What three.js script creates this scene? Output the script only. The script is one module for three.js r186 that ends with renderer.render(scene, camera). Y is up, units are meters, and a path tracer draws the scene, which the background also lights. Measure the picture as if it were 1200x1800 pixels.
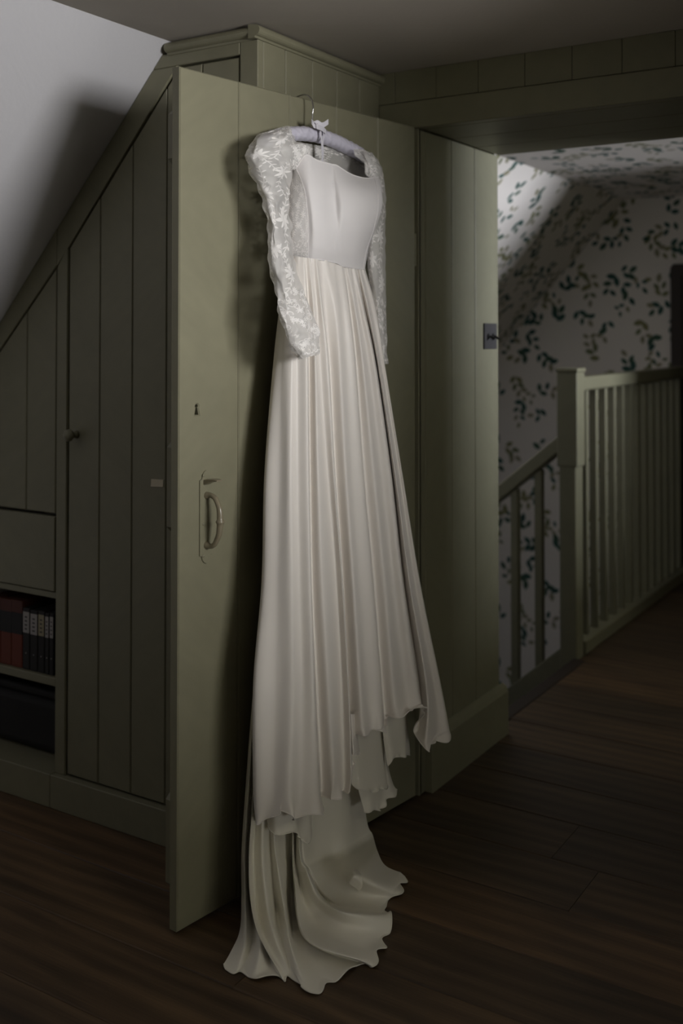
import * as THREE from 'three';
import { RoundedBoxGeometry } from 'three/addons/geometries/RoundedBoxGeometry.js';
import { mergeGeometries, mergeVertices } from 'three/addons/utils/BufferGeometryUtils.js';
import { RectAreaLightUniformsLib } from 'three/addons/lights/RectAreaLightUniformsLib.js';
import { ImprovedNoise } from 'three/addons/math/ImprovedNoise.js';

// ---------------------------------------------------------------- camera, light, exposure
const scene = new THREE.Scene();
const FP = 1869, EYE = 1.275, PITCH = THREE.MathUtils.degToRad(1.2), YAW = THREE.MathUtils.degToRad(32.27);
const CY = 588 - FP * Math.tan(PITCH);
const camera = new THREE.PerspectiveCamera(THREE.MathUtils.radToDeg(2 * Math.atan(900 / FP)), 1200 / 1800, 0.05, 60);
camera.rotation.order = 'YXZ';
camera.rotation.set(PITCH, YAW, 0);
camera.position.set(0, EYE, 0);
camera.setViewOffset(1200, 1800, 0, 900 - CY, 1200, 1800);
camera.focus = 2.3;
camera.userData.fStop = 2.4;
scene.add(camera);

const renderer = new THREE.WebGLRenderer({ antialias: true });
renderer.toneMapping = THREE.LinearToneMapping;
renderer.toneMappingExposure = 1.0;
renderer.shadowMap.enabled = true;
RectAreaLightUniformsLib.init();
scene.background = new THREE.Color(0.05, 0.055, 0.06);

// daylight at the glazing of the two dormer windows in the right-hand roof slope
const WIN = { x: 1.62, sill: 1.345, head: 1.93, bedZ: [-1.62, -0.64], landZ: [-4.75, -4.05], landRecess: [-4.75, -3.32], inner: 0.6 };
function windowLight(z0, z1, intensity, x, r, g, b, sill = WIN.sill, head = WIN.head) {
  const l = new THREE.RectAreaLight(new THREE.Color(r, g, b), intensity, z1 - z0 - 0.06, head - sill - 0.06);
  l.position.set(x - 0.03, (sill + head) / 2, (z0 + z1) / 2);
  l.lookAt(-10, (sill + head) / 2, (z0 + z1) / 2);
  scene.add(l);
}
windowLight(WIN.bedZ[0], WIN.bedZ[1], 51, WIN.x, 1.0, 0.985, 0.985);
windowLight(WIN.landZ[0], WIN.landZ[1], 98, WIN.x, 0.93, 0.97, 1.05);

// a small low window in the eaves wall below the bedroom dormer
const LOW = { z: [-1.45, -0.7], sill: 0.2, head: 0.56, x: WIN.inner + 0.1 };
windowLight(LOW.z[0], LOW.z[1], 5.8, LOW.x, 1.0, 0.97, 0.9, LOW.sill, LOW.head);

// ---------------------------------------------------------------- helpers
let seed = 7;
const rnd = () => { seed = (seed + 0x6D2B79F5) | 0; let t = Math.imul(seed ^ (seed >>> 15), 1 | seed); t = (t + Math.imul(t ^ (t >>> 7), 61 | t)) ^ t; return ((t ^ (t >>> 14)) >>> 0) / 4294967296; };
const rr = (a, b) => a + (b - a) * rnd();
const V = (x, y, z) => new THREE.Vector3(x, y, z);
const noise = new ImprovedNoise();
const sY = Math.sin(YAW), cY = Math.cos(YAW);
const RIGHT = V(cY, 0, -sY), F0 = V(-sY, 0, -cY);
const FWD = F0.clone().multiplyScalar(Math.cos(PITCH)).add(V(0, Math.sin(PITCH), 0));
const UPV = F0.clone().multiplyScalar(-Math.sin(PITCH)).add(V(0, Math.cos(PITCH), 0));
const ray = (px, py) => RIGHT.clone().multiplyScalar((px - 600) / FP).addScaledVector(UPV, (CY - py) / FP).add(FWD);
const EYEP = V(0, EYE, 0);
const onY = (px, py, h) => { const d = ray(px, py); return EYEP.clone().addScaledVector(d, (h - EYE) / d.y); };
const onX = (px, py, x) => { const d = ray(px, py); return EYEP.clone().addScaledVector(d, x / d.x); };
const onZ = (px, py, z) => { const d = ray(px, py); return EYEP.clone().addScaledVector(d, z / d.z); };

const taken = {};
const numbered = (n) => { const k = taken[n] = (taken[n] ?? -1) + 1; return k ? `${n}_${String(k).padStart(3, '0')}` : n; };
function mesh(name, geo, mat, parent) {
  const m = new THREE.Mesh(geo, mat); m.name = parent ? name : numbered(name); m.castShadow = m.receiveShadow = true;
  (parent || scene).add(m); return m;
}
function tag(o, label, category, group) { o.userData.label = label; o.userData.category = category; if (group) o.userData.group = group; return o; }
function thing(name, label, category, pos = [0, 0, 0], group) {
  const g = new THREE.Group(); g.name = numbered(name); g.position.set(...pos); scene.add(g); return tag(g, label, category, group);
}
function struct(name, geo, mat) { const m = mesh(name, geo, mat); m.userData.kind = 'structure'; return m; }
function structGroup(name) { const g = new THREE.Group(); g.name = name; g.userData.kind = 'structure'; scene.add(g); return g; }
// uv in metres chosen by the face direction
function uvBox(geo, s = 1) {
  const g = geo.index ? geo.toNonIndexed() : geo; if (!g.attributes.normal) g.computeVertexNormals();
  const p = g.attributes.position, n = g.attributes.normal, uv = new Float32Array(p.count * 2);
  for (let i = 0; i < p.count; i++) {
    const ax = Math.abs(n.getX(i)), ay = Math.abs(n.getY(i)), az = Math.abs(n.getZ(i));
    let a, b;
    if (ay >= ax && ay >= az) { a = p.getX(i); b = p.getZ(i); } else if (ax >= az) { a = p.getZ(i); b = p.getY(i); } else { a = p.getX(i); b = p.getY(i); }
    uv[2 * i] = a * s; uv[2 * i + 1] = b * s;
  }
  g.setAttribute('uv', new THREE.BufferAttribute(uv, 2)); return g;
}
function box(x0, x1, y0, y1, z0, z1, r = 0.003) {
  const w = x1 - x0, h = y1 - y0, d = z1 - z0;
  const g = r > 0 ? new RoundedBoxGeometry(w, h, d, 1, Math.min(r, w / 2.1, h / 2.1, d / 2.1)) : new THREE.BoxGeometry(w, h, d);
  g.translate((x0 + x1) / 2, (y0 + y1) / 2, (z0 + z1) / 2); return uvBox(g);
}
// polygon in x,y pulled from z0 to z1 with chamfered edges
function prism(pts, z0, z1, b = 0.003, holes = []) {
  const s = new THREE.Shape(pts.map(([x, y]) => new THREE.Vector2(x, y)));
  for (const h of holes) s.holes.push(new THREE.Path(h.map(([x, y]) => new THREE.Vector2(x, y))));
  const g = new THREE.ExtrudeGeometry(s, { depth: z1 - z0 - 2 * b, bevelEnabled: b > 0, bevelThickness: b, bevelSize: b, bevelOffset: -b, bevelSegments: 1, curveSegments: 8 });
  g.translate(0, 0, z0 + b); return uvBox(g);
}
function tube(pts, r, seg = 40, rs = 10, closed = false) { return new THREE.TubeGeometry(new THREE.CatmullRomCurve3(pts, closed), seg, r, rs, closed); }
// four corners, pushed back by thickness along the given direction; uv in metres on the face
function slab(a, b, c, d, back, holes) {
  const P = [a, b, c, d].map((p) => V(...p)), e1 = P[1].clone().sub(P[0]), e2 = P[3].clone().sub(P[0]), L1 = e1.length(); e1.normalize();
  e2.addScaledVector(e1, -e2.dot(e1)).normalize();
  const q = [...P, ...P.map((p) => p.clone().add(V(...back)))], pos = [], uv = [];
  const face = (i, j, k, l) => { for (const n of [i, j, k, i, k, l]) { const p = q[n]; pos.push(p.x, p.y, p.z); const o = p.clone().sub(P[0]); uv.push(o.dot(e1), o.dot(e2)); } };
  face(0, 1, 2, 3); face(7, 6, 5, 4); face(0, 4, 5, 1); face(1, 5, 6, 2); face(2, 6, 7, 3); face(3, 7, 4, 0);
  const g = new THREE.BufferGeometry(); g.setAttribute('position', new THREE.Float32BufferAttribute(pos, 3)); g.setAttribute('uv', new THREE.Float32BufferAttribute(uv, 2));
  g.computeVertexNormals(); return g;
}

// ---------------------------------------------------------------- procedural textures
function dataTex(w, h, fn, srgb, rep) {
  const d = new Uint8Array(w * h * 4);
  for (let y = 0; y < h; y++) for (let x = 0; x < w; x++) { const c = fn(x / w, y / h); const i = 4 * (y * w + x); d[i] = c[0]; d[i + 1] = c[1]; d[i + 2] = c[2]; d[i + 3] = c[3] ?? 255; }
  const t = new THREE.DataTexture(d, w, h); t.magFilter = THREE.LinearFilter; t.minFilter = THREE.LinearMipmapLinearFilter; t.wrapS = t.wrapT = THREE.RepeatWrapping;
  if (srgb) t.colorSpace = THREE.SRGBColorSpace; if (rep) t.repeat.set(...rep); t.needsUpdate = true; return t;
}
// tileable fractal noise
const tn = (u, v, f, z) => { const a = 2 * Math.PI * u, b = 2 * Math.PI * v, k = f / 6.283; return noise.noise(Math.cos(a) * k + 9 + z, Math.sin(a) * k + Math.cos(b) * k * 1.3, Math.sin(b) * k + z * 3.1); };
const clamp8 = (v) => Math.max(0, Math.min(255, v));
const brushTex = dataTex(256, 256, (u, v) => { const n = 128 + 46 * tn(u, v, 60, 3) + 50 * tn(u, v, 120, 5) + 40 * (rnd() - 0.5); return [clamp8(n), clamp8(n), clamp8(n)]; }, false, [3, 3]);
const paintTone = dataTex(256, 256, (u, v) => { const n = 6 * tn(u, v, 7, 1) + 5 * tn(u, v, 26, 2); return [clamp8(238 + n), clamp8(238 + n), clamp8(236 + n)]; }, true, [1.3, 1.3]);
const plasterTex = dataTex(256, 256, (u, v) => { const n = 128 + 50 * tn(u, v, 9, 8) + 40 * tn(u, v, 50, 4) + 30 * (rnd() - 0.5); return [clamp8(n), clamp8(n), clamp8(n)]; }, false, [1.5, 1.5]);

function woodTex(k) {
  return dataTex(1024, 256, (u, v) => {
    const warp = v * 9 + 0.5 * tn(u, v, 3, k) + 0.16 * tn(u, v, 14, k + 2);
    const ring = 0.5 + 0.5 * Math.sin(warp * 6.283 + 1.4 * tn(u, v, 5, k + 4));
    const fib = noise.noise(u * 14, v * 190, k * 3.3);
    const t = 0.72 + 0.16 * ring + 0.13 * fib + 0.2 * tn(u, v, 6, k + 9);
    return [clamp8(142 * t), clamp8(112 * t), clamp8(84 * t)];
  }, true, [0.55, 2.2]);
}
const canvas = (w, h) => { const c = document.createElement('canvas'); c.width = w; c.height = h; return [c, c.getContext('2d')]; };
function wallpaperTex() {
  const S = 1024, [c, x] = canvas(S, S); x.fillStyle = '#ece5df'; x.fillRect(0, 0, S, S);
  const leaf = (px, py, a, l, w, col) => { for (const dx of [-S, 0, S]) for (const dy of [-S, 0, S]) { x.save(); x.translate(px + dx, py + dy); x.rotate(a); x.fillStyle = col; x.beginPath(); x.moveTo(-l / 2, 0); x.quadraticCurveTo(0, -w, l / 2, 0); x.quadraticCurveTo(0, w, -l / 2, 0); x.fill(); x.restore(); } };
  const pts = [], wrap = (d) => Math.abs(d) > S / 2 ? S - Math.abs(d) : Math.abs(d);
  for (let k = 0; k < 4000 && pts.length < 68; k++) { const p = [rr(0, S), rr(0, S)]; if (pts.every((q) => Math.hypot(wrap(p[0] - q[0]), wrap(p[1] - q[1])) > 95)) pts.push(p); }
  pts.forEach(([cx, cy], i) => { // curved sprigs of paired leaves, dark teal at the stem end, olive towards the tip
    let a = rr(0, 6.28), x0 = cx - 34 * Math.cos(a), y0 = cy - 34 * Math.sin(a); const bend = rr(0.28, 0.62) * (rnd() < 0.5 ? -1 : 1), n = 3 + Math.floor(rr(0, 3)), faint = rnd() < 0.3;
    for (let k = 0; k < n; k++) {
      const big = rr(0.75, 1.1) * (1 - 0.08 * k);
      for (const s of [-1, 1]) if (rnd() < 0.82) leaf(x0 + 16 * s * Math.sin(a), y0 - 16 * s * Math.cos(a), a - s * rr(0.5, 1.1), 47 * big, 25 * big, faint || (k > 1 && rnd() < 0.45) ? ['#8b8862', '#7c8060', '#99937a'][k % 3] : ['#35564e', '#3c5f57', '#45604f'][(k + i) % 3]);
      a += bend; x0 += 31 * Math.cos(a); y0 += 31 * Math.sin(a);
    }
  });
  const t = new THREE.CanvasTexture(c); t.colorSpace = THREE.SRGBColorSpace; t.wrapS = t.wrapT = THREE.RepeatWrapping; t.repeat.set(1 / 1.3, 1 / 1.3); return t;
}
// lace: white flower sprigs on a fine net; the drawing is the opacity of the cloth
function laceTex(w, h, draw, net = 96) {
  const [c, x] = canvas(w, h); x.fillStyle = `rgb(${net},${net},${net})`; x.fillRect(0, 0, w, h);
  const petal = (px, py, a, l, wd, g) => { x.save(); x.translate(px, py); x.rotate(a); x.fillStyle = `rgb(${g},${g},${g})`; x.beginPath(); x.moveTo(0, 0); x.quadraticCurveTo(l * 0.5, -wd, l, 0); x.quadraticCurveTo(l * 0.5, wd, 0, 0); x.fill(); x.restore(); };
  const flower = (px, py, r) => { const a0 = rr(0, 6.28); for (let k = 0; k < 7; k++) petal(px, py, a0 + k * 0.9, r * rr(0.8, 1.1), r * 0.32, 240); x.fillStyle = 'rgb(250,250,250)'; x.beginPath(); x.arc(px, py, r * 0.22, 0, 7); x.fill(); };
  const sprig = (px, py, r) => {
    flower(px, py, r); x.strokeStyle = 'rgb(215,215,215)'; x.lineWidth = r * 0.1;
    for (const s of [-1, 1]) { let a = Math.PI / 2 * s + rr(-0.6, 0.6), qx = px, qy = py; for (let k = 0; k < 5; k++) { const nx = qx + Math.cos(a) * r * 0.55, ny = qy + Math.sin(a) * r * 0.55; x.beginPath(); x.moveTo(qx, qy); x.lineTo(nx, ny); x.stroke(); petal(nx, ny, a + 0.9, r * 0.5, r * 0.15, 225); petal(nx, ny, a - 0.9, r * 0.5, r * 0.15, 225); qx = nx; qy = ny; a += rr(-0.35, 0.35); } }
  };
  draw(x, { petal, flower, sprig, w, h });
  const t = new THREE.CanvasTexture(c); t.wrapS = THREE.RepeatWrapping; return t;
}

// ---------------------------------------------------------------- materials
const M = {};
M.green = new THREE.MeshPhysicalMaterial({ color: new THREE.Color(0.262, 0.25, 0.172), map: paintTone, roughness: 0.42, bumpMap: brushTex, bumpScale: 0.0003, specularIntensity: 0.8 });
M.white = new THREE.MeshStandardMaterial({ color: new THREE.Color(0.56, 0.555, 0.575), roughness: 0.9, bumpMap: plasterTex, bumpScale: 0.0012 });
M.ceiling = new THREE.MeshStandardMaterial({ color: new THREE.Color(0.5, 0.46, 0.405), roughness: 0.92, bumpMap: plasterTex, bumpScale: 0.001 });
const wpt = wallpaperTex();
M.paper = new THREE.MeshStandardMaterial({ map: wpt, roughness: 0.85 });
M.wood = [0, 1, 2, 3].map((k) => new THREE.MeshStandardMaterial({ map: woodTex(k), color: new THREE.Color().setRGB(...[[0.56, 0.58, 0.56], [0.46, 0.49, 0.49], [0.66, 0.66, 0.62], [0.4, 0.43, 0.44]][k]), roughness: 0.55 }));
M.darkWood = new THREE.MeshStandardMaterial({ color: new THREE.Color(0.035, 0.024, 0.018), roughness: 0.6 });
M.dark = new THREE.MeshStandardMaterial({ color: new THREE.Color(0.012, 0.011, 0.01), roughness: 0.8 });
M.pewter = new THREE.MeshStandardMaterial({ color: new THREE.Color(0.035, 0.032, 0.034), roughness: 0.85, metalness: 0 });
M.black = new THREE.MeshStandardMaterial({ color: new THREE.Color(0.012, 0.012, 0.012), roughness: 0.4 });
M.chrome = new THREE.MeshStandardMaterial({ color: new THREE.Color(0.55, 0.55, 0.56), roughness: 0.2, metalness: 1 });
M.iron = new THREE.MeshPhysicalMaterial({ color: new THREE.Color(0.23, 0.2, 0.135), roughness: 0.3, clearcoat: 0.3, clearcoatRoughness: 0.3 });
M.satin = new THREE.MeshPhysicalMaterial({ color: new THREE.Color(0.79, 0.75, 0.705), roughness: 0.42, sheen: 0.35, sheenRoughness: 0.4, sheenColor: new THREE.Color(1, 1, 1), side: THREE.DoubleSide, specularIntensity: 0.7 });
M.crepe = new THREE.MeshPhysicalMaterial({ color: new THREE.Color(0.785, 0.76, 0.758), roughness: 0.6, sheen: 0.25, sheenRoughness: 0.5, side: THREE.DoubleSide });
M.chiffon = new THREE.MeshPhysicalMaterial({ color: new THREE.Color(0.90, 0.87, 0.78), roughness: 0.5, transmission: 0.06, thickness: 0, side: THREE.DoubleSide });
M.hangerSatin = new THREE.MeshPhysicalMaterial({ color: new THREE.Color(0.62, 0.60, 0.70), roughness: 0.32, sheen: 0.3, sheenRoughness: 0.4, side: THREE.DoubleSide });
M.ribbon = new THREE.MeshPhysicalMaterial({ color: new THREE.Color(0.66, 0.645, 0.70), roughness: 0.35, side: THREE.DoubleSide });
M.tape = new THREE.MeshStandardMaterial({ color: new THREE.Color(0.62, 0.56, 0.42), roughness: 0.7 });
M.glass = new THREE.MeshPhysicalMaterial({ color: 0xffffff, roughness: 0.02, transmission: 1, thickness: 0, side: THREE.DoubleSide });
M.sash = new THREE.MeshStandardMaterial({ color: new THREE.Color(0.6, 0.59, 0.56), roughness: 0.5 });

// ---------------------------------------------------------------- the room, read off the photograph's floor line, corners and ceiling line
const doorNear = onY(311, 1640, 0.01), doorHinge = onY(731, 1399, 0.01);
const zPlinth = onY(285, 1488, 0).z, zC = zPlinth - 0.015;             // face of the cupboards
const corner = onZ(453, 43, zC), yCeil = corner.y, xSide = corner.x;    // outer corner of the tall cupboard
const zHead = -2.62, xJamb = -1.4, zLand = -3.164, zFar = -5.77, xWell = -1.455, xRight = WIN.inner, zBehind = 1.0;
const sA = onZ(286, 94, zC), sB = onZ(0, 566, zC), slopeK = (sA.y - sB.y) / (sA.x - sB.x);
const slopeX = (y) => sA.x + (y - sA.y) / slopeK, slopeY = (x) => sA.y + (x - sA.x) * slopeK;
const xEave = -3.0, xTop = slopeX(yCeil);

{ // floor boards
  const floor = structGroup('floor');
  const W = 0.205, prof = (w) => [[-w / 2 + 0.0012, 0], [-w / 2 + 0.0012, 0.0175], [-w / 2 + 0.003, 0.02], [w / 2 - 0.003, 0.02], [w / 2 - 0.0012, 0.0175], [w / 2 - 0.0012, 0]];
  let k = 0;
  for (let z = zBehind; z > zFar; z -= W, k++) {
    const zc = z - W / 2, x0 = zc > zHead - 0.05 ? -2.6 : zc > zLand - 0.1 ? xJamb - 0.02 : xWell, x1 = xRight + 0.02;
    const cuts = [x0]; let x = x0 + rr(0.6, 2.4); while (x < x1 - 0.5) { cuts.push(x); x += rr(1.6, 2.6); } cuts.push(x1);
    for (let i = 0; i < cuts.length - 1; i++) {
      const L = cuts[i + 1] - cuts[i] - 0.0015;
      const s = new THREE.Shape(prof(W).map(([a, b]) => new THREE.Vector2(a, b)));
      const g = new THREE.ExtrudeGeometry(s, { depth: L, bevelEnabled: false }); g.rotateY(Math.PI / 2);
      const gg = uvBox(g); const uv = gg.attributes.uv, ox = rr(0, 5), oy = rr(0, 5); for (let n = 0; n < uv.count; n++) uv.setXY(n, uv.getX(n) + ox, uv.getY(n) + oy);
      const m = mesh('floor_board', gg, M.wood[(k * 7 + i * 3 + Math.floor(rr(0, 3))) % 4], floor);
      m.position.set(cuts[i], -0.02, zc);
    }
  }
  mesh('subfloor', box(-3.0, xRight + 0.05, -0.2, -0.021, zHead - 0.55, zBehind, 0), M.darkWood, floor);
  mesh('subfloor', box(xWell + 0.004, xRight + 0.05, -0.2, -0.021, zFar, zHead - 0.55, 0), M.darkWood, floor);
}
// ceilings and roof slopes
struct('ceiling', slab([xTop, yCeil, zBehind], [xRight + 0.9, yCeil, zBehind], [xRight + 0.9, yCeil, zHead - 0.1], [xTop, yCeil, zHead - 0.1], [0, 0.12, 0]), M.ceiling);
struct('ceiling', slab([xTop, yCeil, zLand + 0.15], [xRight + 0.9, yCeil, zLand + 0.15], [xRight + 0.9, yCeil, zFar - 0.1], [xTop, yCeil, zFar - 0.1], [0, 0.12, 0]), M.paper);
struct('wall_left', slab([xTop, yCeil, zBehind], [xTop, yCeil, zHead - 0.1], [xEave, slopeY(xEave), zHead - 0.1], [xEave, slopeY(xEave), zBehind], [-0.1, 0.09, 0]), M.white);
struct('wall_left', slab([xTop, yCeil, zLand + 0.15], [xTop, yCeil, zFar - 0.1], [xEave, slopeY(xEave), zFar - 0.1], [xEave, slopeY(xEave), zLand + 0.15], [-0.1, 0.09, 0]), M.paper);
struct('wall_eaves', box(xEave - 0.1, xEave, -2.4, slopeY(xEave) + 0.05, zFar, zBehind, 0), M.white);
struct('wall_far', slab([xEave, yCeil + 0.1, zFar], [xRight + 0.9, yCeil + 0.1, zFar], [xRight + 0.9, -2.4, zFar], [xEave, -2.4, zFar], [0, 0, -0.12]), M.paper);
struct('wall_behind', box(xEave, xRight + 0.9, -0.2, yCeil + 0.1, zBehind, zBehind + 0.1, 0), M.green);
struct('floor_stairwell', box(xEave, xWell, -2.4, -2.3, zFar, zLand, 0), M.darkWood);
struct('wall_stairwell', box(xWell, xWell + 0.1, -2.4, -0.2, zFar, zLand, 0), M.white);

// right-hand wall with the two dormer recesses
{
  const x0 = xRight, x1 = WIN.x + 0.1, [a, b] = WIN.bedZ, [c, d] = WIN.landRecess;
  const parts = [[zFar, c], [d, a], [b, zBehind]].map(([p, q]) => box(x0, x1, -0.2, yCeil + 0.1, p, q, 0));
  parts.push(box(WIN.x, x1, WIN.sill, WIN.head, WIN.landZ[1], d, 0));
  for (const [p, q] of [WIN.bedZ, WIN.landRecess]) { if (p === c) parts.push(box(x0, x1, -0.2, WIN.sill, p, q, 0)); parts.push(box(x0, x1, WIN.head, yCeil + 0.1, p, q, 0)); }
  for (const [y0, y1, p, q, w] of [[-0.2, LOW.sill, a, b, x0], [LOW.head, WIN.sill, a, b, x0], [LOW.sill, LOW.head, a, LOW.z[0], x0], [LOW.sill, LOW.head, LOW.z[1], b, x0], [LOW.sill, LOW.head, LOW.z[0], LOW.z[1], LOW.x + 0.1]]) parts.push(box(w, x1, y0, y1, p, q, 0));
  struct('wall_right', mergeGeometries(parts), M.green);
  [[WIN.bedZ, WIN], [WIN.landZ, WIN], [LOW.z, LOW]].forEach(([[p, q], W], i) => {
    const w = structGroup(`window_${i + 1}`), X0 = W.x, X1 = W.x + 0.045;
    const bars = [[p, p + 0.03, W.sill, W.head], [q - 0.03, q, W.sill, W.head], [p, q, W.sill, W.sill + 0.03], [p, q, W.head - 0.03, W.head]];
    for (const [z0, z1, y0, y1] of bars) mesh('frame_bar', box(X0, X1, y0, y1, z0, z1, 0.003), M.sash, w);
    mesh('pane', box(X0 + 0.02, X0 + 0.024, W.sill + 0.03, W.head - 0.03, p + 0.03, q - 0.03, 0), M.glass, w);
  });
}

{ // partition on the right of the landing, with an open doorway towards the landing window
  const z0 = zFar, z1 = zLand - 0.002, d0 = -4.6, d1 = -3.46, x0 = -0.35, x1 = -0.25;
  struct('wall_partition', mergeGeometries([box(x0, x1, 0.001, yCeil, z0, d0, 0), box(x0, x1, 0.001, yCeil, d1, z1, 0), box(x0, x1, 1.9, yCeil, d0, d1, 0)]), M.green);
}
// back wall of the bedroom: short return, header over the opening, and the wall right of the opening
const yBeam = 1.93, yOpen = 1.853, xOpenR = -0.42;
{
  const w = structGroup('wall_back');
  mesh('return', box(xSide - 0.3, xJamb - 0.012, 0, yCeil, zLand, zHead - 0.012, 0), M.green, w);
  mesh('core', box(xJamb - 0.012, xRight + 0.02, yOpen + 0.016, yCeil, zLand, zHead - 0.014, 0), M.green, w);
  mesh('core', box(xOpenR, xRight + 0.02, 0, yOpen + 0.016, zLand, zHead - 0.014, 0), M.green, w);
  mesh('core', box(xEave, xSide - 0.3, 0, yCeil + 0.1, zLand, zHead - 0.1, 0), M.white, w);
  // vertical boards above the beam
  const xs = [672, 693, 766, 840, 922, 1005, 1093, 1187].map((px) => onZ(px, 150, zHead).x); for (let x = xs[7] + 0.135; x < xRight; x += 0.135) xs.push(x); xs.push(xRight);
  xs[0] = xSide - 0.005;
  for (let i = 0; i < xs.length - 1; i++) mesh('board', box(xs[i] + 0.0003, xs[i + 1] - 0.0003, yBeam, yCeil, zHead - 0.014, zHead, 0.0022), M.green, w);
  mesh('beam', box(xSide, xRight, yOpen, yBeam - 0.001, zHead - 0.03, zHead + 0.006, 0.004), M.green, w);
  mesh('return_board', box(xSide, xJamb, 0, yOpen - 0.001, zHead - 0.014, zHead, 0.003), M.green, w);
  // soffit boards run across the opening
  const zs = [zHead - 0.031, zHead - 0.2, zHead - 0.37, zLand];
  for (let i = 0; i < 3; i++) mesh('soffit_board', box(xJamb, xOpenR, yOpen, yOpen + 0.015, zs[i + 1] + 0.0008, zs[i] - 0.0008, 0.003), M.green, w);
  // jamb boards in the left reveal
  const zj = [zHead, ...[748, 794, 835].map((px) => onX(px, 600, xJamb).z), zLand];
  for (let i = 0; i < 4; i++) mesh('jamb_board', box(xJamb - 0.012, xJamb, 0, yOpen - 0.001, zj[i + 1] + 0.0006, zj[i] - 0.0006, 0.0045), M.green, w);
  mesh('jamb_board', box(xOpenR, xOpenR + 0.012, 0, yOpen, zLand, zHead, 0.003), M.green, w);
}
{ // skirting in the reveal, returning round its end
  const b = struct('baseboard_reveal', prism([[xJamb, 0], [xJamb + 0.022, 0], [xJamb + 0.022, 0.135], [xJamb + 0.014, 0.15], [xJamb + 0.002, 0.158], [xJamb, 0.158]], zLand - 0.02, zHead - 0.035, 0.0015), M.green);
}

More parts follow.
